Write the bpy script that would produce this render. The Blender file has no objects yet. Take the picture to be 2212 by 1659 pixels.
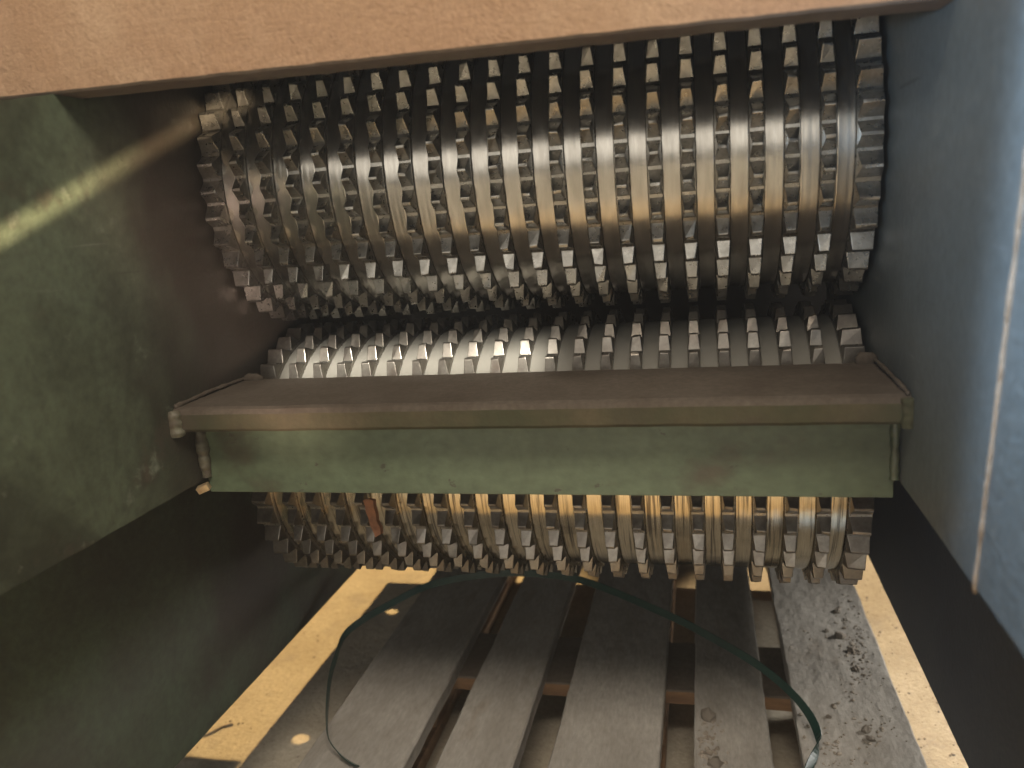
import bpy, bmesh, math, random
from mathutils import Vector, Matrix, noise as mnoise

# ------------------------------------------------------------------ camera, world, lamps, exposure
sc = bpy.context.scene
COL = sc.collection
ZO = 0.849                                    # height of the camera above the workshop floor


def W(x, y, z):                               # camera-relative metres -> world (floor at z = 0)
    return Vector((x, y, z + ZO))


cam_d = bpy.data.cameras.new('camera')
cam = bpy.data.objects.new('camera', cam_d)
COL.objects.link(cam)
R_ = Vector((0.97232208, 0.22177993, -0.07350802))
U_ = Vector((0.02344466, 0.22041535, 0.97512431))
F_ = Vector((-0.23246529, 0.94985827, -0.20911516))
m = Matrix((R_, U_, -F_)).transposed().to_4x4()
m.translation = W(0, 0, 0)
cam.matrix_world = m
cam_d.sensor_width = 36.0
cam_d.lens = 36.0 * 1731.0 / 2212.0
cam_d.clip_start = 0.01
cam_d.clip_end = 100
cam_d.dof.use_dof = True
cam_d.dof.focus_distance = 0.93
cam_d.dof.aperture_fstop = 4.0
sc.camera = cam

sc.view_settings.view_transform = 'Standard'
sc.view_settings.look = 'None'
sc.view_settings.gamma = 1.0
sc.view_settings.exposure = 0.5
sc.render.engine = 'CYCLES'
sc.cycles.use_denoising = True
sc.cycles.use_light_tree = False
sc.cycles.max_bounces = 8
sc.cycles.diffuse_bounces = 4
sc.cycles.glossy_bounces = 4
sc.cycles.sample_clamp_indirect = 4.0

world = bpy.data.worlds.new('World')
sc.world = world
world.use_nodes = True
bg = world.node_tree.nodes['Background']
bg.inputs['Color'].default_value = (0.80, 0.90, 1.0, 1)
bg.inputs['Strength'].default_value = 0.005


def aim(o, target):
    d = (Vector(target) - o.location)
    o.rotation_euler = d.to_track_quat('-Z', 'Y').to_euler()


def area(name, loc, target, sx, sy, power, col, spread=180, roll=0.0):
    l = bpy.data.lights.new(name, 'AREA')
    l.shape = 'RECTANGLE'
    l.size, l.size_y = sx, sy
    l.energy = power
    l.color = col
    l.spread = math.radians(spread)
    o = bpy.data.objects.new(name, l)
    COL.objects.link(o)
    o.location = loc
    aim(o, target)
    if roll:
        o.rotation_euler.rotate_axis('Z', roll)
    return o


def spot(name, loc, target, ang, blend, power, col, rad=0.02):
    l = bpy.data.lights.new(name, 'SPOT')
    l.spot_size = math.radians(ang)
    l.spot_blend = blend
    l.energy = power
    l.color = col
    l.shadow_soft_size = rad
    o = bpy.data.objects.new(name, l)
    COL.objects.link(o)
    o.location = loc
    aim(o, target)
    return o


def sheet(name, loc, target, inplane, length, thick, power, col, spread):
    """thin collimated lamp: a narrow sheet of light"""
    o = area(name, loc, target, length, thick, power, col, spread)
    z = -(Vector(target) - o.location).normalized()
    x = Vector(inplane)
    x = (x - z * x.dot(z)).normalized()
    mm = Matrix((x, z.cross(x), z)).transposed().to_4x4()
    mm.translation = o.location
    o.matrix_world = mm
    return o


# tall bright shop doors well behind the camera: what the polished steel mirrors
area('door_light', W(-1.6, -7.0, 1.50), W(-1.6, 0.0, 1.50), 10.0, 3.3, 165.0, (1.0, 0.94, 0.84))
# shop lamp over the floor in front of the machine
spot('shop_light', W(-0.8, -3.1, 5.6), W(-0.8, -3.1, -0.849), 58, 0.3, 3000.0, (1.0, 0.92, 0.80), 0.05)
# ceiling lamp in front, above: lights the top plate, the walls and the pallet through the hopper mouth
area('ceiling_light', W(0.06, -0.22, 1.12), W(-0.20, 0.5, 0.0), 0.75, 0.45, 25.0, (1.0, 0.87, 0.71))
# warm lamp on the floor in front of the pallet
spot('floor_light', W(-0.2, -0.5, 1.6), W(-0.2, 0.16, -0.849), 20, 0.1, 320.0, (1.0, 0.62, 0.22), 0.02)
# added sheet of light on the lower roller's top, from no known lamp
sheet('roller_fill', W(-0.22, 0.0, 0.10), W(-0.345, 0.90, -0.166), (1, 0, 0), 0.33, 0.035, 0.13, (1.0, 0.95, 0.84), 4)
# added cool spots imitating the blue lens flare over the right wall
spot('flare_fill', W(-0.55, -0.35, 0.02), W(0.1745, 0.44, 0.06), 32, 1.0, 42.0, (0.52, 0.73, 1.0), 0.06)
spot('flare_glow', W(0.060, 0.33, 0.85), W(0.1745, 0.425, 0.10), 17, 1.0, 420.0, (0.50, 0.70, 1.0), 0.03)
# light through slots in the hopper
sheet('slot_light', W(0.12, -0.05, -0.051), W(-0.5545, 0.69, 0.0638), (0, 0.93, 0.36), 0.36, 0.005, 0.065, (1.0, 0.76, 0.48), 1.6)
sheet('slot_light', W(0.05, -0.05, -0.20), W(-0.5545, 0.83, -0.06), (0, 0.19, -0.2), 0.34, 0.05, 0.10, (1.0, 0.74, 0.60), 8)
# workshop lamps behind the machine: warm light on the floor on both sides of the pallet
spot('workshop_light', W(-0.751, 1.2 + 5.66, -0.849 + 5.66), W(-0.75, 1.3, -0.849), 9, 0.3, 3700.0, (1.0, 0.66, 0.28), 0.02)
spot('workshop_light', W(0.60, 1.2 + 5.66, -0.849 + 5.66), W(0.36, 1.3, -0.849), 8, 0.3, 2900.0, (1.0, 0.72, 0.40), 0.02)
# daylight low from the right, under the pallet
area('side_daylight', W(1.0, 1.45, -0.20), W(0.18, 1.15, -0.70), 0.25, 0.12, 0.8, (1.0, 0.95, 0.86), 60)
area('side_daylight', W(1.3, 1.35, -0.775), W(0.0, 1.2, -0.80), 0.9, 0.09, 6.0, (1.0, 0.97, 0.90))

# ------------------------------------------------------------------ materials


def mat(name, base, rough=0.5, metal=0.0, dark=None, dscale=8.0, dlo=0.4, dhi=0.65, bump=0.0, bscale=200.0,
        stretch=(1, 1, 1), second=None, sscale=4.0, slo=0.55, shi=0.7, rvar=0.0, detail=6.0, rand=True, spec=0.5, topdust=None, chips=None, cscale=30.0, clo=0.66, chi=0.68, bump2=0.0, b2scale=30.0, dust_shade=None, scratch=None):
    """procedural paint / metal / wood: base colour, a darker noise layer, an optional second stain, relief"""
    mt = bpy.data.materials.new(name)
    mt.use_nodes = True
    nt = mt.node_tree
    N, L = nt.nodes, nt.links
    b = N['Principled BSDF']
    b.inputs['Metallic'].default_value = metal
    b.inputs['Roughness'].default_value = rough
    b.inputs['Specular IOR Level'].default_value = spec
    tc = N.new('ShaderNodeTexCoord')
    mp = N.new('ShaderNodeMapping')
    mp.inputs['Scale'].default_value = stretch
    L.new(tc.outputs['Object'], mp.inputs['Vector'])
    if rand:
        oi = N.new('ShaderNodeObjectInfo')
        mu = N.new('ShaderNodeVectorMath')
        mu.operation = 'MULTIPLY_ADD'
        mu.inputs[1].default_value = (17.3, 9.1, 23.7)
        L.new(oi.outputs['Random'], mu.inputs[0])
        L.new(mp.outputs['Vector'], mu.inputs[2])
        vec = mu.outputs['Vector']
    else:
        vec = mp.outputs['Vector']

    def nz(scale, det=detail, ro=0.6):
        n = N.new('ShaderNodeTexNoise')
        n.inputs['Scale'].default_value = scale
        n.inputs['Detail'].default_value = det
        n.inputs['Roughness'].default_value = ro
        L.new(vec, n.inputs['Vector'])
        return n.outputs['Fac']

    def ramp(f, lo, hi):
        r = N.new('ShaderNodeMapRange')
        r.inputs['From Min'].default_value = lo
        r.inputs['From Max'].default_value = hi
        L.new(f, r.inputs['Value'])
        return r.outputs['Result']

    def mix(f, a, c):
        x = N.new('ShaderNodeMix')
        x.data_type = 'RGBA'
        L.new(f, x.inputs['Factor'])
        for s, v in ((6, a), (7, c)):
            if isinstance(v, (tuple, list)):
                x.inputs[s].default_value = (*v, 1)
            else:
                L.new(v, x.inputs[s])
        return x.outputs[2]

    c = base
    f1 = None
    if dark is not None:
        f1 = ramp(nz(dscale), dlo, dhi)
        c = mix(f1, base, dark)
    if second is not None:
        c = mix(ramp(nz(sscale), slo, shi), c, second)
    if chips is not None:                       # scuffs and chips through the paint
        c = mix(ramp(nz(cscale, 9, 0.68), clo, chi), c, chips)
    if scratch is not None:                     # scrapes running one way along the plate
        for scol, sdir, ssc, th_ in scratch:
            m2 = N.new('ShaderNodeMapping')
            m2.inputs['Rotation'].default_value = sdir
            m2.inputs['Scale'].default_value = (2.0, 3.5, 75.0)
            L.new(tc.outputs['Object'], m2.inputs['Vector'])
            sn = N.new('ShaderNodeTexNoise')
            sn.inputs['Scale'].default_value = ssc
            sn.inputs['Detail'].default_value = 4
            L.new(m2.outputs['Vector'], sn.inputs['Vector'])
            c = mix(ramp(sn.outputs['Fac'], th_, th_ + 0.05), c, scol)
    if dust_shade is not None:                      # brown dust and shade painted on the wall round the rollers
        col_g, spots_, ra, rb = dust_shade
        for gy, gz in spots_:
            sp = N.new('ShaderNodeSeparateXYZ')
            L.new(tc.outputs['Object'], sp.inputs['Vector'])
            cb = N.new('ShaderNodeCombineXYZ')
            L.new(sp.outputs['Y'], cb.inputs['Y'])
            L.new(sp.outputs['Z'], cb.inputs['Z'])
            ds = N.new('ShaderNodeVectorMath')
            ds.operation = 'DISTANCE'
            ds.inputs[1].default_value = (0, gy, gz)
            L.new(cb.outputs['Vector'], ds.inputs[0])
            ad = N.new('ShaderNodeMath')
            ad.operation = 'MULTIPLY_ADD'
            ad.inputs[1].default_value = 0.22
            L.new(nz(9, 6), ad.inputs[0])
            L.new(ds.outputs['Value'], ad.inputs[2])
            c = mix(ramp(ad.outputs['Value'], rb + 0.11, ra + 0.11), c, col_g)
    fine = nz(bscale * 0.6, 3)
    c = mix(ramp(fine, 0.2, 1.2), c, tuple(v * 0.55 for v in (dark or base)))
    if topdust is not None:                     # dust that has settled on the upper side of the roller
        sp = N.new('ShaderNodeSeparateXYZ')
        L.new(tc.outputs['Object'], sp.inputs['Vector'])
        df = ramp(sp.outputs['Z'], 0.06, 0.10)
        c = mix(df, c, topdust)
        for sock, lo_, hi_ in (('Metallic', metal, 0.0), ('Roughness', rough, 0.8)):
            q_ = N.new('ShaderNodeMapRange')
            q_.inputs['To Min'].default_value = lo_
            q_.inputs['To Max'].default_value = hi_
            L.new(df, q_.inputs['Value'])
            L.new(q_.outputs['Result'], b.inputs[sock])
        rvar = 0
    L.new(c, b.inputs['Base Color'])
    if rvar:
        r = ramp(nz(dscale * 2.3), 0.3, 0.7)
        mr = N.new('ShaderNodeMapRange')
        mr.inputs['To Min'].default_value = max(rough - rvar, 0.05)
        mr.inputs['To Max'].default_value = min(rough + rvar, 1)
        L.new(r, mr.inputs['Value'])
        L.new(mr.outputs['Result'], b.inputs['Roughness'])
    if bump:
        bp = N.new('ShaderNodeBump')
        bp.inputs['Strength'].default_value = 1.0
        bp.inputs['Distance'].default_value = bump
        L.new(nz(bscale, 5), bp.inputs['Height'])
        last = bp
        if bump2:
            b2 = N.new('ShaderNodeBump')
            b2.inputs['Strength'].default_value = 1.0
            b2.inputs['Distance'].default_value = bump2
            L.new(nz(b2scale, 7, 0.65), b2.inputs['Height'])
            L.new(bp.outputs['Normal'], b2.inputs['Normal'])
            last = b2
        L.new(last.outputs['Normal'], b.inputs['Normal'])
    return mt


M_tooth = mat('worn_tooth_steel', (0.37, 0.35, 0.315), 0.30, 0.9, dark=(0.27, 0.255, 0.225), dscale=60, bump=0.00006,
              bscale=420, rvar=0.06, second=(0.17, 0.15, 0.13), sscale=25, slo=0.58, shi=0.80)
M_tooth2 = mat('brown_tooth_steel', (0.24, 0.22, 0.19), 0.34, 0.85, dark=(0.19, 0.165, 0.14), dscale=50, bump=0.00008,  # darker, browner tooth steel for the lower roller
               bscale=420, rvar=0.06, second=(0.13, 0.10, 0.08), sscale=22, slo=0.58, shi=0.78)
M_band = mat('worn_spacer_steel', (0.46, 0.435, 0.39), 0.23, 0.92, dark=(0.37, 0.345, 0.305), dscale=9, bump=0.00003,
             bscale=20, stretch=(12, 2.2, 2.2), rvar=0.04, dlo=0.4, dhi=0.62)
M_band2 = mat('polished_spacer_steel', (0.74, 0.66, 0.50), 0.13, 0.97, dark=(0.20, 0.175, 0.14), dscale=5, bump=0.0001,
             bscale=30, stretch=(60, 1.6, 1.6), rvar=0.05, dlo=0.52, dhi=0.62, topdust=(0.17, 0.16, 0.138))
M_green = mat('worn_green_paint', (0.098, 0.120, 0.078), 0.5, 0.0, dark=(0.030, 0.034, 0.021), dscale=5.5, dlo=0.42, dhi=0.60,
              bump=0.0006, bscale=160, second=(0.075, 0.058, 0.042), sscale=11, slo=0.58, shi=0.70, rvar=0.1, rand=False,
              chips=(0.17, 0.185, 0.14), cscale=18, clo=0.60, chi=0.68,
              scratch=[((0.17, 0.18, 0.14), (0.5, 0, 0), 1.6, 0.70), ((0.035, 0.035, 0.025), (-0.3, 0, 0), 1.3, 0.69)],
              dust_shade=((0.024, 0.017, 0.013), ((0.40, 0.322), (0.408, -0.03)), 0.25, 0.37))
M_wall2 = mat('flare_greyed_paint', (0.112, 0.125, 0.12), 0.5, 0.0, dark=(0.07, 0.078, 0.072), dscale=4, dlo=0.42, dhi=0.68,  # green paint greyed to imitate the tint of lens flare
              bump=0.0005, bscale=160, rand=False, chips=(0.06, 0.06, 0.055), cscale=40, clo=0.68, chi=0.70,
              scratch=[((0.06, 0.065, 0.065), (0.9, 0, 0), 1.4, 0.69), ((0.17, 0.18, 0.18), (0.6, 0, 0), 1.7, 0.71)])
M_web = mat('green_beam_paint', (0.094, 0.125, 0.076), 0.42, 0.0, dark=(0.052, 0.064, 0.038), dscale=6, dlo=0.42, dhi=0.68,
            bump=0.0004, bscale=140, second=(0.062, 0.052, 0.034), sscale=12, slo=0.58, shi=0.72, rvar=0.1, rand=False,
            chips=(0.05, 0.042, 0.03), cscale=55, clo=0.63, chi=0.66, stretch=(0.7, 1, 1),
            scratch=[((0.05, 0.055, 0.035), (0, 0.05, 0), 1.5, 0.67), ((0.16, 0.19, 0.13), (0, -0.7, 0), 1.2, 0.70)])
M_flange = mat('dusty_olive_paint', (0.040, 0.043, 0.024), 0.8, 0.0, dark=(0.08, 0.065, 0.04), dscale=10, bump=0.0006,
               bscale=180, second=(0.046, 0.038, 0.029), sscale=7, slo=0.5, shi=0.65, rand=False, spec=0.12)
M_flangetop = mat('brown_dust', (0.082, 0.068, 0.054), 0.9, 0.0, dark=(0.058, 0.046, 0.035), dscale=14, bump=0.0008, bscale=260,
                  rand=False, spec=0.1)
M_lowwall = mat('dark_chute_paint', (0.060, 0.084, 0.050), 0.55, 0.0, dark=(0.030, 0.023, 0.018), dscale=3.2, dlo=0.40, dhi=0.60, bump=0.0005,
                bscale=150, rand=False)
M_plate = mat('dusty_brown_plate', (0.285, 0.18, 0.102), 0.75, 0.0, dark=(0.23, 0.125, 0.07), dscale=4.5, dlo=0.35, dhi=0.75, bump=0.0012,
              bscale=380, second=(0.36, 0.25, 0.155), sscale=9, slo=0.45, shi=0.75, rand=False, bump2=0.0035, b2scale=55,
              chips=(0.60, 0.45, 0.27), cscale=150, clo=0.68, chi=0.74,
              scratch=[((0.18, 0.10, 0.06), (0, 0.3, 0), 1.6, 0.69), ((0.50, 0.36, 0.22), (0, -0.9, 0), 1.8, 0.71)])
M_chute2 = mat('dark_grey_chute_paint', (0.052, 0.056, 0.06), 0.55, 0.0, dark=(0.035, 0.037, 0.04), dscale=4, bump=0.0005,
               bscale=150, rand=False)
M_blocker = mat('blocker_black', (0.014, 0.013, 0.013), 0.7, 0.0, dark=(0.01, 0.009, 0.009), dscale=5, rand=False, spec=0.2)  # near black so the added plate keeps the gap between rollers dark
M_plateedge = mat('dark_plate_edge', (0.17, 0.135, 0.105), 0.7, 0.0, dark=(0.11, 0.08, 0.06), dscale=10, bump=0.0006, bscale=200,
                  rand=False)
M_weld = mat('weld_bead', (0.115, 0.115, 0.08), 0.6, 0.1, dark=(0.06, 0.045, 0.03), dscale=60, bump=0.0006, bscale=200)
M_dust = mat('dusty_grey_board', (0.37, 0.35, 0.32), 0.92, 0.0, dark=(0.27, 0.25, 0.222), dscale=7, bump=0.0008, bscale=150,
             stretch=(2.2, 0.7, 1), second=(0.22, 0.18, 0.14), sscale=9, slo=0.6, shi=0.78, bump2=0.0011, b2scale=30)
M_dust2 = mat('brown_dust_layer', (0.15, 0.125, 0.10), 0.95, 0.0, dark=(0.10, 0.08, 0.065), dscale=12, bump=0.001, bscale=200)
M_wood = mat('orange_softwood', (0.28, 0.165, 0.085), 0.8, 0.0, dark=(0.17, 0.095, 0.05), dscale=12, bump=0.0008, bscale=120,
             stretch=(0.6, 3, 3))
M_floor = mat('sandy_concrete', (0.52, 0.47, 0.38), 0.85, 0.0, dark=(0.40, 0.35, 0.27), dscale=7, bump=0.002, bscale=190,
              second=(0.34, 0.31, 0.27), sscale=11, slo=0.56, shi=0.70, rand=False, bump2=0.004, b2scale=40,
              chips=(0.30, 0.25, 0.18), cscale=35, clo=0.66, chi=0.70)
M_strap = mat('dark_green_plastic', (0.012, 0.042, 0.034), 0.32, 0.0, dark=(0.008, 0.03, 0.026), dscale=30, bump=0.0001, bscale=300)
M_dirt = mat('dry_dirt', (0.36, 0.32, 0.27), 0.95, 0.0, dark=(0.23, 0.19, 0.15), dscale=60, bump=0.002, bscale=300)
M_rust = mat('rusty_wood_chip', (0.30, 0.13, 0.06), 0.85, 0.0, dark=(0.17, 0.075, 0.04), dscale=50, bump=0.001, bscale=250)
M_scrap = mat('pale_scraper_steel', (0.34, 0.32, 0.28), 0.45, 0.5, dark=(0.22, 0.2, 0.17), dscale=60, bump=0.0003, bscale=300)
M_brass = mat('bare_metal', (0.55, 0.42, 0.25), 0.4, 0.6, dark=(0.35, 0.25, 0.14), dscale=40)

# ------------------------------------------------------------------ helpers


def link(name, me, material, parent=None, loc=None, rx=None):
    o = bpy.data.objects.new(name, me)
    COL.objects.link(o)
    if material and not me.materials:
        me.materials.append(material)
    if parent:
        o.parent = parent
    if loc is not None:
        o.location = loc
    if rx is not None:
        o.rotation_euler = (rx, 0, 0)
    return o


def bm_obj(name, bm, material, parent=None, loc=None, smooth=False):
    me = bpy.data.meshes.new(name)
    bmesh.ops.recalc_face_normals(bm, faces=bm.faces)
    bm.to_mesh(me)
    bm.free()
    if smooth:
        for p in me.polygons:
            p.use_smooth = True
    return link(name, me, material, parent, loc)


def box(bm, x0, x1, y0, y1, z0, z1, bev=0.0, seg=2):
    r = bmesh.ops.create_cube(bm, size=1.0)
    vs = r['verts']
    for v in vs:
        v.co = Vector(((x0 + x1) / 2 + v.co.x * (x1 - x0), (y0 + y1) / 2 + v.co.y * (y1 - y0), (z0 + z1) / 2 + v.co.z * (z1 - z0)))
    if bev:
        es = list({e for v in vs for e in v.link_edges})
        bmesh.ops.bevel(bm, geom=es, offset=bev, segments=seg, affect='EDGES', profile=0.6)


def tag(o, label=None, cat=None, group=None, kind=None):
    if label:
        o['label'] = label
    if cat:
        o['category'] = cat
    if group:
        o['group'] = group
    if kind:
        o['kind'] = kind
    return o


def empty(name, loc):
    o = bpy.data.objects.new(name, None)
    o.empty_display_size = 0.05
    COL.objects.link(o)
    o.location = loc
    return o


def at(px, py, X=None, Y=None, Z=None):
    """photo pixel (2212 wide) -> camera-relative point on a plane; used for measuring the place"""
    d = F_ + R_ * ((px - 1106) / 1731.0) - U_ * ((py - 829.5) / 1731.0)
    if X is not None:
        return d * (X / d.x)
    if Y is not None:
        return d * (Y / d.y)
    return d * (Z / d.z)


XL, XR = -0.5545, 0.1745                      # inner faces of the hopper side walls
Z_DECK = -0.705                               # top of the pallet
Z_FLOOR = -0.849

# ------------------------------------------------------------------ setting: floor
bm = bmesh.new()
bmesh.ops.create_grid(bm, x_segments=2, y_segments=2, size=1.0)
for v in bm.verts:
    v.co = Vector((v.co.x * 14, v.co.y * 14 + 1.0, 0))
floor = bm_obj('floor', bm, M_floor)
tag(floor, kind='structure')

# ------------------------------------------------------------------ hopper walls


def wall_plate(bm, x0, x1, y0, y1, z0, z1, nj=60, seed=0, jit=0.0012):
    """vertical plate whose flame-cut lower edge wanders a little"""
    rnd = random.Random(seed)
    ph = rnd.random() * 100
    ring = []
    for i in range(nj + 1):
        y = y0 + (y1 - y0) * i / nj
        dz = jit * mnoise.noise(Vector((y * 25, ph, 0))) + jit * 0.5 * mnoise.noise(Vector((y * 90, ph, 3)))
        zt = z1
        if isinstance(z1, tuple):                 # the top rises to the top plate and is full height behind it
            zt = z1[2] if y > 0.0867 else (z1[1] if y > 0.04 else z1[0] + (z1[1] - z1[0]) * (y - y0) / (0.04 - y0))
        ring.append([bm.verts.new(p) for p in ((x0, y, z0 + dz), (x1, y, z0 + dz), (x1, y, zt), (x0, y, zt))])
    for i in range(nj):
        a, b = ring[i], ring[i + 1]
        for k in range(4):
            bm.faces.new((a[k], a[(k + 1) % 4], b[(k + 1) % 4], b[k]))
    bm.faces.new(ring[0])
    bm.faces.new(ring[-1])


lw = empty('side_wall', W(XL, 0.6, -0.271))   # the walls start just in front of the top plate
tag(lw, 'scuffed dark green hopper side wall left of the rollers and the beam', 'wall')
bm = bmesh.new()
wall_plate(bm, -0.012, 0.0, -0.20, 0.62, 0.0, (0.354, 0.4028, 0.75), seed=3, nj=164)
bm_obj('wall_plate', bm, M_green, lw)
rw = empty('side_wall', W(XR, 0.6, -0.269))
tag(rw, 'blue-grey looking hopper side wall right of the rollers, with a pale raised line', 'wall')
bm = bmesh.new()
wall_plate(bm, 0.0, 0.012, -0.20, 0.62, 0.0, 0.75, seed=5)
bm_obj('wall_plate', bm, M_wall2, rw)


def bead(name, pts, rad, parent, seed=0, material=None, lumps=1.0, n=60, sides=8):
    """an uneven weld bead swept through pts (parent-local)"""
    rnd = random.Random(seed)
    bm = bmesh.new()
    ph = rnd.random() * 50
    P = []
    L = [0]
    for a, b in zip(pts, pts[1:]):
        L.append(L[-1] + (Vector(b) - Vector(a)).length)
    for i in range(n + 1):
        t = L[-1] * i / n
        k = max(j for j in range(len(pts) - 1) if L[j] <= t + 1e-9)
        u = (t - L[k]) / (L[k + 1] - L[k])
        P.append(Vector(pts[k]).lerp(Vector(pts[k + 1]), u))
    rings = []
    for i, p in enumerate(P):
        d = (P[min(i + 1, n)] - P[max(i - 1, 0)]).normalized()
        a = d.orthogonal().normalized()
        b = d.cross(a)
        t = L[-1] * i / n
        r0 = rad * (1 + 0.05 * lumps * math.sin(t * 700 + ph) + 0.4 * lumps * mnoise.noise(Vector((t * 60, ph, 1))))
        if i in (0, n):
            r0 *= 0.35
        rr = []
        for s in range(sides):
            an = 2 * math.pi * s / sides
            q = r0 * (1 + 0.3 * lumps * mnoise.noise(Vector((t * 150, an * 1.3, ph))))
            rr.append(bm.verts.new(p + (a * math.cos(an) + b * math.sin(an)) * q))
        rings.append(rr)
    for i in range(n):
        for s in range(sides):
            bm.faces.new((rings[i][s], rings[i][(s + 1) % sides], rings[i + 1][(s + 1) % sides], rings[i + 1][s]))
    bm.faces.new(rings[0])
    bm.faces.new(rings[-1])
    return bm_obj(name, bm, material or M_weld, parent, smooth=True)


# pale raised line that runs down the right wall
p0, p1 = at(2216, 380, X=XR), at(2105, 1283, X=XR)
o0 = Vector((XR, 0.6, -0.269))
M_ridge = mat('sandy_ridge', (0.27, 0.205, 0.14), 0.8, 0.0, dark=(0.19, 0.14, 0.09), dscale=60, bump=0.001, bscale=300)
bead('pale_ridge', [p0 + (p0 - p1) * 0.9 - o0, p1 - o0], 0.0021, rw, 4, M_ridge, n=120)

# lower chute walls: dark plates stepped outwards below the hopper
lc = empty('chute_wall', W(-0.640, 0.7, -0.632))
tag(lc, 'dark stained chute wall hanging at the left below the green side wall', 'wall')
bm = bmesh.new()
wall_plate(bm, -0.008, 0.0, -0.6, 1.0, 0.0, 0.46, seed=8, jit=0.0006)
box(bm, -0.006, 0.0725, -0.6, 0.52, 0.44, 0.452)  # hidden ledge added to stop light leaking between wall and chute
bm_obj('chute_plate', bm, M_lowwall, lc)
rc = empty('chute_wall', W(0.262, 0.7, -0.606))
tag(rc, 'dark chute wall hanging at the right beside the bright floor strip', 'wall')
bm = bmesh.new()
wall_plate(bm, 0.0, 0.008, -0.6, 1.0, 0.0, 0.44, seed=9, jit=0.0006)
box(bm, -0.0745, 0.006, -0.6, 0.52, 0.42, 0.432)  # same added light stop on the right
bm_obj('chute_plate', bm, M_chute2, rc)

# unseen plate with two holes, added behind the rollers to shape the floor shadow
YR = 1.75


rg = empty('shadow_plate', W(-0.2, YR, -0.75))
tag(rg, 'unseen black plate added behind the two rollers to shade the floor', 'guard plate')
bm = bmesh.new()
hx, hr = -0.69, 0.0145
zh = [YR - 1.509 - 0.849, YR - 1.094 - 0.849]      # light falls at 45 degrees


def rel(x, z):
    return x + 0.2, z + 0.75


def strip(x0, x1, z0, z1):
    a, b = rel(x0, z0)
    c, d = rel(x1, z1)
    box(bm, a, c, 0, 0.006, b, d)


s = 0.04
strip(-0.751, hx - s, -0.75, 2.2)
strip(hx + s, 0.30, -0.75, 2.2)
cur = -0.75
for z in sorted(zh):
    strip(hx - s, hx + s, cur, z - s)
    cur = z + s
    n = 32                                         # square tile with a round hole
    cx, cz = rel(hx, z)
    for side in (0, 0.006):
        inner = [bm.verts.new((cx + hr * math.cos(2 * math.pi * k / n), side, cz + hr * math.sin(2 * math.pi * k / n))) for k in range(n)]
        outer = []
        for k in range(n):
            a = 2 * math.pi * k / n
            q = s / max(abs(math.cos(a)), abs(math.sin(a)))
            outer.append(bm.verts.new((cx + q * math.cos(a), side, cz + q * math.sin(a))))
        for k in range(n):
            bm.faces.new((inner[k], inner[(k + 1) % n], outer[(k + 1) % n], outer[k]))
strip(hx - s, hx + s, cur, 2.2)
bm_obj('shadow_sheet', bm, M_blocker, rg)
bm = bmesh.new()
a, b = rel(-1.6, YR - 1.035 - 0.849)
c, d = rel(-0.753, 2.2)
box(bm, a, c, 0, 0.006, b, d)
bm_obj('side_blocker', bm, M_blocker, rg)  # added blocker that cuts off the lit floor strip towards the front

# ------------------------------------------------------------------ brown top plate
tp = empty('top_plate', W(-0.2, 0.64, 0.125))
tag(tp, 'dusty brown lit steel plate across the top of the picture', 'plate')
bm = bmesh.new()
NX = 80
zl = lambda x: 0.1229 - 0.0167 * x                # lower edge sinks slightly to the right
rows = []
YP = 0.64
for i in range(NX + 1):
    x = -0.72 + (0.1735 + 0.72) * i / NX
    z = zl(x) + 0.0007 * mnoise.noise(Vector((x * 40, 0, 0)))
    pr = [(x, YP, z + 0.002), (x, YP + .002, z), (x, YP + .043, z + 0.001), (x, YP + .045, z + 0.003), (x, YP + .045, 0.62), (x, YP, 0.62)]
    rows.append([bm.verts.new((p[0] + 0.2, p[1] - 0.64, p[2] - 0.125)) for p in pr])
for i in range(NX):
    for k in range(6):
        f = bm.faces.new((rows[i][k], rows[i][(k + 1) % 6], rows[i + 1][(k + 1) % 6], rows[i + 1][k]))
        f.material_index = 0 if k == 5 else 1
bm.faces.new(rows[0])
bm.faces.new(rows[-1])
o = bm_obj('plate_body', bm, M_plate, tp)
o.data.materials.append(M_plateedge)

# ------------------------------------------------------------------ rollers
R_TIP, R_ROOT, R_BAND = 0.1726, 0.1598, 0.1578
PITCH = math.radians(10)
XA, XB = -0.5379, 0.1576
unit = (XB - XA) / (2 * 165 + 19 * 150)
CENT = [XA] + [XA + (165 + 150 * k) * unit for k in range(20)] + [XB]
W_N, W_W = 0.0136, 0.0230


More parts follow.
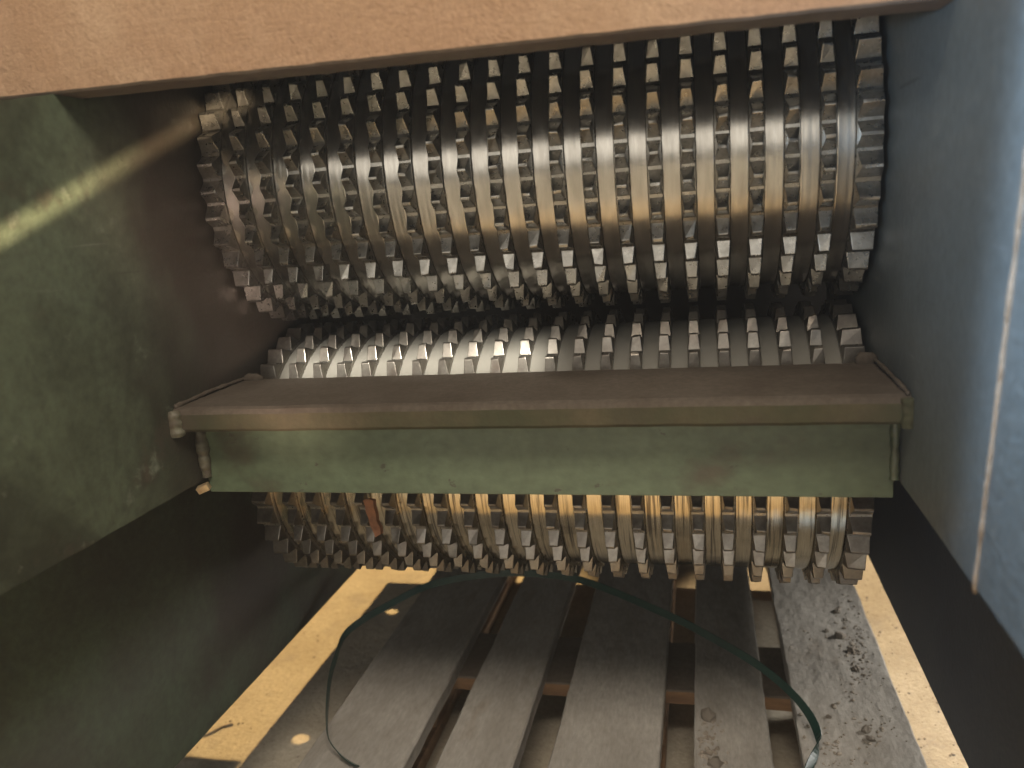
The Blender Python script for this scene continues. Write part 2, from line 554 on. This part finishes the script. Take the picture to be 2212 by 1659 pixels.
def tooth_bm(width, seed):
    rnd = random.Random(seed)
    bm = bmesh.new()
    hb = 0.0128
    hw = width / 2
    tw = hw - 0.0019
    j = lambda a: rnd.uniform(-a, a)
    r0, r1 = R_ROOT - 0.0012, R_TIP
    base = [bm.verts.new((sx * hw, -r0, sz * hb)) for sx, sz in ((-1, -1), (1, -1), (1, 1), (-1, 1))]
    tip = [bm.verts.new((sx * tw + j(0.0005), -r1 + j(0.0006), sz * 0.0016 + j(0.0003))) for sx, sz in ((-1, -1), (1, -1), (1, 1), (-1, 1))]
    bm.faces.new(base)
    bm.faces.new(tip)
    side = []
    for k in range(4):
        bm.faces.new((base[k], base[(k + 1) % 4], tip[(k + 1) % 4], tip[k]))
    bm.edges.ensure_lookup_table()
    rise = [e for e in bm.edges if (e.verts[0] in base) != (e.verts[1] in base)]
    tips = [e for e in bm.edges if e.verts[0] in tip and e.verts[1] in tip]
    bmesh.ops.bevel(bm, geom=rise + tips, offset=0.0005 + rnd.random() * 0.0004, segments=2, affect='EDGES', profile=0.6)
    # knock a corner back on some teeth
    if seed % 3 == 0:
        c = rnd.choice((-1, 1))
        for v in bm.verts:
            if v.co.y < -r1 + 0.003 and v.co.x * c > tw - 0.003:
                v.co.y += 0.0012
                v.co.x -= c * 0.0008
    bmesh.ops.recalc_face_normals(bm, faces=bm.faces)
    return bm


def mesh_of(bm, name, material, smooth_angle=None):
    me = bpy.data.meshes.new(name)
    bm.to_mesh(me)
    bm.free()
    me.materials.append(material)
    return me


TOOTH_N = [mesh_of(tooth_bm(W_N, k), 'tooth', M_tooth) for k in range(8)]
TOOTH_W = [mesh_of(tooth_bm(W_W, k + 20), 'tooth', M_tooth) for k in range(5)]
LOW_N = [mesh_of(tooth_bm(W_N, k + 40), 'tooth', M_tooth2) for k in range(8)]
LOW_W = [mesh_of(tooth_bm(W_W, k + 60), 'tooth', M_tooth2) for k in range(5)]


def ring_mesh(name, r, w, material, prof=None, n=120):
    """short cylinder about X; prof = [(x, dr)] relief of its rim"""
    bm = bmesh.new()
    prof = prof or [(-w / 2, 0), (w / 2, 0)]
    rr = [[bm.verts.new((x, -(r + dr) * math.cos(2 * math.pi * k / n), (r + dr) * math.sin(2 * math.pi * k / n))) for k in range(n)] for x, dr in prof]
    for a, b in zip(rr, rr[1:]):
        for k in range(n):
            f = bm.faces.new((a[k], a[(k + 1) % n], b[(k + 1) % n], b[k]))
            f.smooth = True
    for q in (rr[0], rr[-1]):                     # caps on vertices of their own keep the rim's normals clean
        bm.faces.new([bm.verts.new(v.co) for v in q])
    bmesh.ops.recalc_face_normals(bm, faces=bm.faces)
    return mesh_of(bm, name, material)


CORE_N = ring_mesh('toothed_ring', R_ROOT, W_N, M_tooth)
CORE_W = ring_mesh('toothed_ring', R_ROOT, W_W, M_tooth)
BANDS = []
BANDS2 = []
GAPW = 0.0328 - W_N - 0.0002
for k in range(4):
    rnd = random.Random(k + 60)
    pr = [(-GAPW / 2, -0.0006), (-GAPW / 2 + 0.0006, 0)]
    for q in range(1, 8):
        pr.append((-GAPW / 2 + GAPW * q / 8, rnd.uniform(-0.00022, 0.0)))
    pr += [(GAPW / 2 - 0.0006, 0), (GAPW / 2, -0.0006)]
    BANDS.append(ring_mesh('spacer_disc', R_BAND, GAPW, M_band, pr))
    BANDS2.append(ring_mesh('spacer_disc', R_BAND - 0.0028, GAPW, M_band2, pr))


def roller(y, z, phase, shown, label, seed, BANDS):
    rnd = random.Random(seed)
    root = empty('crushing_roller', W(0, y, z))
    tag(root, label, 'crushing roller', 'toothed crushing rollers')
    rear = bmesh.new()
    sh = set(shown)
    for k, x in enumerate(CENT):
        wide = k in (0, 21)
        ring = link('toothed_ring', CORE_W if wide else CORE_N, None, root, (x, 0, 0))
        for i in range(36):
            ii = i if i in sh else (i - 36 if (i - 36) in sh else None)
            th = phase - i * PITCH
            if ii is not None:
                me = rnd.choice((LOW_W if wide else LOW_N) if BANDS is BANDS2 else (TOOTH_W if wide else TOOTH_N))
                t = link('tooth', me, None, ring, (rnd.uniform(-.0003, .0003), 0, 0))
                t.rotation_euler = (-th + rnd.uniform(-.004, .004), 0, rnd.uniform(-.003, .003))
            else:
                mtx = Matrix.Translation((x, 0, 0)) @ Matrix.Rotation(-th, 4, 'X')
                w2 = (W_W if wide else W_N) / 2
                vs = [rear.verts.new(mtx @ Vector(p)) for p in ((-w2, -R_ROOT + .001, -.0134), (w2, -R_ROOT + .001, -.0134), (w2, -R_ROOT + .001, .0134), (-w2, -R_ROOT + .001, .0134),
                                                              (-w2 + .0017, -R_TIP, -.0014), (w2 - .0017, -R_TIP, -.0014), (w2 - .0017, -R_TIP, .0014), (-w2 + .0017, -R_TIP, .0014))]
                for f in ((0, 1, 5, 4), (1, 2, 6, 5), (2, 3, 7, 6), (3, 0, 4, 7), (4, 5, 6, 7)):
                    rear.faces.new([vs[q] for q in f])
    o = bm_obj('rear_teeth', rear, M_tooth, root)
    tag(o, kind='stuff')
    for k in range(21):
        xa = CENT[k] + (W_W if k == 0 else W_N) / 2
        xb = CENT[k + 1] - (W_W if k == 20 else W_N) / 2
        d = link('spacer_disc', BANDS[rnd.randrange(4)], None, root, ((xa + xb) / 2, 0, 0))
        d.scale.x = (xb - xa) / GAPW
        if BANDS is not BANDS2:
            d.rotation_euler.x = rnd.uniform(0, 6.28)
    return root


T1, T2 = 0.672, -0.139
up = roller(1.0, 0.0512, T1, range(-1, 12), 'large upper toothed steel roller under the brown plate', 1, BANDS)
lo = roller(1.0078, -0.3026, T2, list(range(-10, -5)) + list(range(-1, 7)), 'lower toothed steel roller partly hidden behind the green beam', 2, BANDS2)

# ------------------------------------------------------------------ green cross beam
YF, YB, ZT, ZB = 0.727, 0.874, -0.1785, -0.2045
YW = 0.765
beam = empty('cross_beam', W(-0.19, YW, -0.286))
tag(beam, 'green welded angle beam with dusty brown top across the lower roller', 'beam')
bo = Vector((-0.19, YW, -0.286))
bm = bmesh.new()
prof = [(YF, ZB + .003), (YF + .002, ZB), (YB, ZB), (YB, ZT - .002), (YB - .002, ZT), (YF + .007, ZT), (YF + .002, ZT - .002), (YF, ZT - .007)]
rows = []
NX = 90
for i in range(NX + 1):
    x = XL + 0.0005 + (XR - XL - 0.001) * i / NX
    rows.append([bm.verts.new(Vector((x, yy + .0006 * mnoise.noise(Vector((x * 30, yy * 9, zz * 40))), zz + .0005 * mnoise.noise(Vector((x * 22, 5, yy * 7))))) - bo) for yy, zz in prof])
n = len(prof)
for i in range(NX):
    for k in range(n):
        f = bm.faces.new((rows[i][k], rows[i][(k + 1) % n], rows[i + 1][(k + 1) % n], rows[i + 1][k]))
        f.material_index = 1 if k in (3, 4, 5, 6) else 0
bm.faces.new(rows[0])
bm.faces.new(rows[-1])
fl = bm_obj('flange', bm, M_flange, beam)
fl.data.materials.append(M_flangetop)
fl['label'] = 'beam flange with brown dust on its top'
bm = bmesh.new()
box(bm, -0.5497 - bo.x, 0.1695 - bo.x, 0, 0.018, 0, -0.2047 - bo.z, bev=0.0012)
bm_obj('web', bm, M_web, beam)
# weld beads where the beam meets the walls
L = lambda x, y, z: Vector((x, y, z)) - bo
bead('weld_bead', [L(-.5525, YF + .004, ZT + .001), L(-.5525, .80, ZT + .003), L(-.5525, YB - .004, ZT + .002)], .0024, beam, 1, M_flangetop)
bead('weld_bead', [L(-.5520, YF + .000, ZT - .002), L(-.5515, YF - .001, -.193), L(-.5525, YF + .001, ZB - .004)], .0075, beam, 2)
bead('weld_bead', [L(-.5500, YW - .001, ZB - .001), L(-.5490, YW - .002, -.25), L(-.5490, YW - .002, -.268)], .0065, beam, 3)
bead('weld_bead', [L(.1715, YF + .002, ZT + .001), L(.1715, .80, ZT + .003), L(.1715, YB + .002, ZT + .004)], .0022, beam, 4, M_flangetop)
bead('weld_bead', [L(.1715, YF, ZT - .002), L(.1715, YF, ZB - .003)], .006, beam, 5, M_flange)
bead('weld_bead', [L(.1695, YW - .001, ZB - .001), L(.1695, YW - .002, -.268)], .0045, beam, 6, M_web)


def lump(name, c, r, parent, material, seed, squash=(1, 1, 1)):
    bm = bmesh.new()
    bmesh.ops.create_icosphere(bm, subdivisions=2, radius=1)
    rnd = random.Random(seed)
    ph = rnd.random() * 40
    for v in bm.verts:
        q = 1 + 0.35 * mnoise.noise(v.co * 1.6 + Vector((ph, 0, 0)))
        v.co = Vector((v.co.x * squash[0], v.co.y * squash[1], v.co.z * squash[2])) * r * q
    return bm_obj(name, bm, material, parent, c, smooth=True)


lump('weld_lump', L(-.541, YB - .004, ZT + .002), .009, beam, M_flangetop, 3, (1.5, .6, .8))
lump('weld_lump', L(.163, YB - .004, ZT + .004), .010, beam, M_flangetop, 4, (1.2, .6, .9))

# bare metal tab under the end of the beam
tb = at(435, 1055, X=-0.551)
tab = bmesh.new()
box(tab, -.006, .008, -.004, .004, -.004, .004, bev=.0008)
o = bm_obj('metal_tab', tab, M_brass, None, W(tb.x + .002, tb.y, tb.z))
o.rotation_euler = (0.2, -0.35, 0.2)
tag(o, 'small bare metal tab showing below the left end of the green beam', 'metal tab')

# ------------------------------------------------------------------ scraper comb behind the lower roller
sb = empty('scraper_comb', W(-0.24, 1.17, -0.44))
tag(sb, 'pale row of pointed scraper teeth showing behind the lower roller', 'scraper')
bm = bmesh.new()
box(bm, -0.31, 0.41, 0.02, 0.03, 0.0, 0.03)
bm_obj('comb_bar', bm, M_tooth, sb)
pm = bmesh.new()
w = .0044
vs = [pm.verts.new(p) for p in ((-w, 0, 0), (w, 0, 0), (0.0004, 0, -.036), (-0.0004, 0, -.036), (-w, .003, 0), (w, .003, 0), (.0004, .003, -.036), (-.0004, .003, -.036))]
for f in ((0, 1, 2, 3), (7, 6, 5, 4), (0, 4, 5, 1), (1, 5, 6, 2), (2, 6, 7, 3), (3, 7, 4, 0)):
    pm.faces.new([vs[q] for q in f])
bmesh.ops.recalc_face_normals(pm, faces=pm.faces)
pme = mesh_of(pm, 'comb_point', M_scrap)
for k in range(6, 16):
    xm = (CENT[k] + CENT[k + 1]) / 2
    for q in (-1, 0, 1):
        o = link('comb_point', pme, None, sb, (xm + .24 + q * .0085, .017, .002 + random.Random(k * 3 + q).uniform(-.002, .002)))

# ------------------------------------------------------------------ pallet
pal = empty('pallet', W(-0.143, 1.18, Z_FLOOR))
tag(pal, 'grey dust covered wooden pallet on the floor under the rollers', 'pallet')
po = Vector((-0.143, 1.18, Z_FLOOR))


def board(name, a0, a1, b0, b1, z0, z1, along, material, seed, n=60, jit=0.0015, ch=0.002, top=8, rough=1.0, dusty=False):
    """plank with chamfered, slightly wandering edges; runs along 'y' or 'x' from b0 to b1, a0..a1 wide"""
    rnd = random.Random(seed)
    ph = rnd.random() * 100
    bm = bmesh.new()
    rows = []
    for i in range(n + 1):
        t = b0 + (b1 - b0) * i / n
        e0 = jit * (mnoise.noise(Vector((t * 9, ph, 0))) + .5 * mnoise.noise(Vector((t * 45, ph, 1))))
        e1 = jit * (mnoise.noise(Vector((t * 9, ph, 5))) + .5 * mnoise.noise(Vector((t * 45, ph, 6))))
        A0, A1 = a0 + e0, a1 + e1
        pr = [(A0, z0), (A0, z1 - ch)]
        for q in range(top + 1):
            aa = A0 + ch + (A1 - A0 - 2 * ch) * q / top
            pr.append((aa, z1 + 0.0012 * rough * mnoise.noise(Vector((aa * 16, t * 6, ph))) + .0007 * rough * mnoise.noise(Vector((aa * 70, t * 30, ph))) + .0006 * (rough - 1) * mnoise.noise(Vector((aa * 160, t * 130, ph)))))
        pr += [(A1, z1 - ch), (A1, z0)]
        rows.append([bm.verts.new((Vector((a, t, z)) if along == 'y' else Vector((t, a, z))) - po) for a, z in pr])
    k_ = len(rows[0])
    for i in range(n):
        for k in range(k_):
            bm.faces.new((rows[i][k], rows[i][(k + 1) % k_], rows[i + 1][(k + 1) % k_], rows[i + 1][k])).smooth = False
    bm.faces.new(rows[0])
    bm.faces.new(rows[-1])
    bm.normal_update()
    bmesh.ops.recalc_face_normals(bm, faces=bm.faces)
    o = bm_obj(name, bm, material, pal)
    if dusty:
        o.data.materials.append(M_dust2)
        for p in o.data.polygons:
            if p.normal.z > 0.6:
                p.material_index = 1
    return o


Y0, Y1 = 0.58, 1.78
deck = [(-0.543, -0.398), (-0.356, -0.2535), (-0.208, -0.0665), (-0.0235, 0.0745), (0.1125, 0.2575)]
for k, (a, b) in enumerate(deck):
    board('deck_board', a, b, Y0, Y1, Z_DECK - .022, Z_DECK, 'y', M_dust, 10 + k, n=300, top=28, rough=(1, 1, 1.6, 1.6, 2.4)[k])
for k, (c0, c1) in enumerate(((Y0, Y0 + .145), (1.109, 1.25), (Y1 - .145, Y1))):
    board('cross_board', c0, c1, -0.543, 0.2575, Z_DECK - .0445, Z_DECK - .0225, 'x', M_wood, 30 + k, n=40, dusty=True)
for k, (a, b) in enumerate(((-0.543, -0.443), (-0.2155, -0.0705), (0.1575, 0.2575))):
    board('bottom_board', a, b, Y0, Y1, Z_FLOOR + .001, Z_FLOOR + .022, 'y', M_wood, 40 + k, n=40)
    for q, (c0, c1) in enumerate(((Y0, Y0 + .145), (1.109, 1.25), (Y1 - .145, Y1))):
        bm = bmesh.new()
        box(bm, a + .002 - po.x, b - .002 - po.x, c0 + .002 - po.y, c1 - .002 - po.y, .0225, Z_DECK - .045 - po.z, bev=.002)
        bm_obj('block', bm, M_wood, pal)

# ------------------------------------------------------------------ green strapping band
CP = [  # photo pixel, height above the deck, direction of the band's width
    (772, 1655, .004, (-.30, .71, -.45)), (742, 1636, .010, (-.32, .71, -.50)), (712, 1600, .020, (-.30, .65, -.75)), (706, 1560, .028, (-.05, .2, -.95)),
    (708, 1510, .036, (.1, .1, -.95)), (713, 1465, .045, (.1, 0, -1)),
    (724, 1425, .055, (.05, 0, -1)), (753, 1362, .070, (0, 0, -1)), (850, 1301, .085, (0, -.05, -1)), (945, 1259, .095, (0, -.1, -1)),
    (1090, 1238, .10, (0, -.1, -1)), (1220, 1246, .10, (0, -.1, -1)), (1310, 1272, .098, (0, -.1, -1)), (1437, 1326, .092, (0, -.1, -1)),
    (1504, 1359, .085, (0, -.1, -1)), (1638, 1437, .065, (0, -.15, -1)), (1728, 1517, .045, (-.1, -.2, -1)),
    (1768, 1592, .022, (-.3, -.5, -.8)), (1749, 1655, .008, (.1, -.7, -.7)), (1720, 1720, .003, (.3, -.8, -.5)), (1650, 1800, .002, (.3, -.9, -.3))]
pts = [at(a, b, Z=Z_DECK + h) for a, b, h, w in CP]
wds = [Vector(w).normalized() for a, b, h, w in CP]


def cat(a, b, c, d, t):
    return 0.5 * ((2 * b) + (c - a) * t + (2 * a - 5 * b + 4 * c - d) * t * t + (3 * b - a - 3 * c + d) * t ** 3)


bm = bmesh.new()
rows = []
so = Vector(pts[0])
for i in range(len(pts) - 1):
    for q in range(8):
        t = q / 8
        P = [pts[max(i - 1, 0)], pts[i], pts[i + 1], pts[min(i + 2, len(pts) - 1)]]
        p = cat(*P, t)
        d = (cat(*P, min(t + .05, 1)) - cat(*P, max(t - .05, 0))).normalized()
        wv = wds[i].lerp(wds[i + 1], t)
        wv = (wv - d * wv.dot(d)).normalized()
        nv = d.cross(wv) * .0006
        wv = wv * .0062
        rows.append([bm.verts.new(p + e - so) for e in (-wv - nv, wv - nv, wv + nv, -wv + nv)])
for a, b in zip(rows, rows[1:]):
    for k in range(4):
        bm.faces.new((a[k], a[(k + 1) % 4], b[(k + 1) % 4], b[k]))
bm.faces.new(rows[0])
bm.faces.new(rows[-1])
o = bm_obj('strapping_band', bm, M_strap, None, W(*so))
tag(o, 'dark green plastic strapping band arching over the pallet boards', 'strap')

# ------------------------------------------------------------------ loose bits
# rusty chip jammed in the lower roller
c0, c1 = at(806, 1072, Y=.842), at(836, 1150, Y=.850)
bm = bmesh.new()
prof = [(-.0062, .001), (.0005, .0025), (.0065, .001), (.0068, -.008), (.0088, -.016), (.0092, -.024), (.0128, -.032), (.0132, -.040), (.0095, -.0415), (.0062, -.044), (.0035, -.036), (.0002, -.029), (-.0012, -.020), (-.0038, -.013), (-.0042, -.006)]
f_ = [bm.verts.new((x, 0, z)) for x, z in prof]
b_ = [bm.verts.new((x + .001, .006, z)) for x, z in prof]
bm.faces.new(f_)
bm.faces.new(list(reversed(b_)))
for k in range(len(prof)):
    bm.faces.new((f_[k], b_[k], b_[(k + 1) % len(prof)], f_[(k + 1) % len(prof)]))
o = bm_obj('wood_chip', bm, M_rust, None, W(c0.x, .826, c0.z))
o.rotation_euler = (-0.10, 0, 0)
tag(o, 'rusty brown sliver jammed between teeth of the lower roller below the beam', 'wood chip')


def clod_mesh(seed, sub=2):
    bm = bmesh.new()
    bmesh.ops.create_icosphere(bm, subdivisions=sub, radius=1)
    rnd = random.Random(seed)
    off = Vector((rnd.random() * 50, rnd.random() * 50, 0))
    for v in bm.verts:
        q = 1 + .55 * mnoise.noise(v.co * 1.4 + off) + .25 * mnoise.noise(v.co * 4 + off)
        v.co *= q
        v.co.z = max(v.co.z, -.35)
    return mesh_of(bm, 'dirt_clod', M_dirt)


CL = [clod_mesh(k) for k in range(6)]
# (photo pixel x, y, size in m, what sets it apart)
clods = [(1815, 1378, .0075, 'pointed brown dirt clod nearest the middle of the right pallet board'),
         (1808, 1322, .0055, 'brown dirt clod farthest back on the right pallet board'),
         (1842, 1408, .0065, 'dark rounded dirt clod close to the outer edge of the right pallet board'),
         (1530, 1551, .0100, 'large flat dirt clod lying on the narrow board beside the open gap'),
         (1545, 1652, .0080, 'dirt clod at the bottom of the narrow board beside the open gap'),
         (1850, 1447, .0050, 'dirt clod at the lower end of the crumb heap on the right board'),
         (1870, 1580, .0055, 'dirt clod near the outer edge low on the right pallet board'),
         (1880, 1598, .0050, 'lowest large clod at the outer edge of the right pallet board'),
         (1785, 1365, .0040, 'small clod left of the crumb heap on the right pallet board'),
         (1790, 1550, .0035, 'lone small clod beside the pale end of the strap')]
for k, (x, y, s_, lab) in enumerate(clods):
    p = at(x, y, Z=Z_DECK)
    o = link('dirt_clod', CL[k % 6], None, None, W(p.x, p.y, Z_DECK + s_ * .25))
    o.scale = (s_ * 1.2, s_, s_ * 1.0)
    o.rotation_euler = (0, 0, k * 1.7)
    tag(o, lab, 'dirt clod', 'dirt clods on the pallet')
# crumbs
rnd = random.Random(77)
bm = bmesh.new()


def crumb(p, s_):
    r = bmesh.ops.create_icosphere(bm, subdivisions=1, radius=1)
    off = Vector((rnd.random() * 90, rnd.random() * 90, 0))
    for v in r['verts']:
        q = 1 + .6 * mnoise.noise(v.co * 1.5 + off)
        v.co = Vector((v.co.x * s_ * q, v.co.y * s_ * q, v.co.z * s_ * .7 * q)) + p


for k in range(420):
    if rnd.random() < .7:
        cx, cy = rnd.choice(((1840, 1340), (1835, 1385), (1850, 1420), (1860, 1450), (1890, 1580), (1800, 1620), (1830, 1400)))
        x, y = rnd.gauss(cx, 17), rnd.gauss(cy, 24)
    else:
        x, y = rnd.uniform(1700, 1960), rnd.uniform(1290, 1655)
    p = at(x, y, Z=Z_DECK)
    if not (.118 < p.x < .252):
        continue
    crumb(W(p.x, p.y, Z_DECK + .0004), min(.0035, .0008 + rnd.expovariate(1 / .0009)))
for k in range(90):
    x, y = rnd.gauss(1530, 22), rnd.gauss(1600, 40)
    p = at(x, y, Z=Z_DECK)
    if -.018 < p.x < .068:
        crumb(W(p.x, p.y, Z_DECK + .0004), min(.004, .001 + rnd.expovariate(1 / .001)))
for k in range(160):
    p = at(rnd.uniform(400, 900), rnd.uniform(1270, 1640), Z=Z_FLOOR)
    if p.x < -.65:
        crumb(W(p.x, p.y, Z_FLOOR + .0003), min(.003, .0007 + rnd.expovariate(1 / .0007)))
for k in range(220):
    p = at(rnd.uniform(1850, 2090), rnd.uniform(1230, 1655), Z=Z_FLOOR)
    if p.x > .3:
        crumb(W(p.x, p.y, Z_FLOOR + .0003), min(.003, .0007 + rnd.expovariate(1 / .0008)))
o = bm_obj('dirt_crumbs', bm, M_dirt, None)
tag(o, 'fine dirt crumbs strewn over the pallet and the floor', 'dirt crumbs', kind='stuff')
# twig on the lit floor strip
tw = at(470, 1585, Z=Z_FLOOR)
q = [at(440, 1592, Z=Z_FLOOR), at(462, 1582, Z=Z_FLOOR), at(480, 1572, Z=Z_FLOOR), at(505, 1566, Z=Z_FLOOR)]
te = empty('twig', W(q[0].x, q[0].y, Z_FLOOR))
tag(te, 'thin dark twig lying on the yellow lit floor beside the pallet', 'twig')
bead('twig_stem', [v - q[0] + Vector((0, 0, .002)) for v in q], .0022, te, 12, M_dirt, n=30)


# ------------------------------------------------------------------ added haze imitating the veil of lens flare
bm = bmesh.new()
box(bm, -3.5, 3.0, -4.0, 8.0, -1.0, 7.0)
hz = bpy.data.materials.new('flare_veil')
hz.use_nodes = True
nt = hz.node_tree
nt.nodes.remove(nt.nodes['Principled BSDF'])
pv = nt.nodes.new('ShaderNodeVolumePrincipled')
pv.inputs['Color'].default_value = (0.9, 0.95, 1.0, 1)
pv.inputs['Density'].default_value = 0.010
nt.links.new(pv.outputs['Volume'], nt.nodes['Material Output'].inputs['Volume'])
o = bm_obj('haze', bm, hz)
tag(o, 'thin haze added to imitate the veil of lens flare', 'haze', kind='stuff')
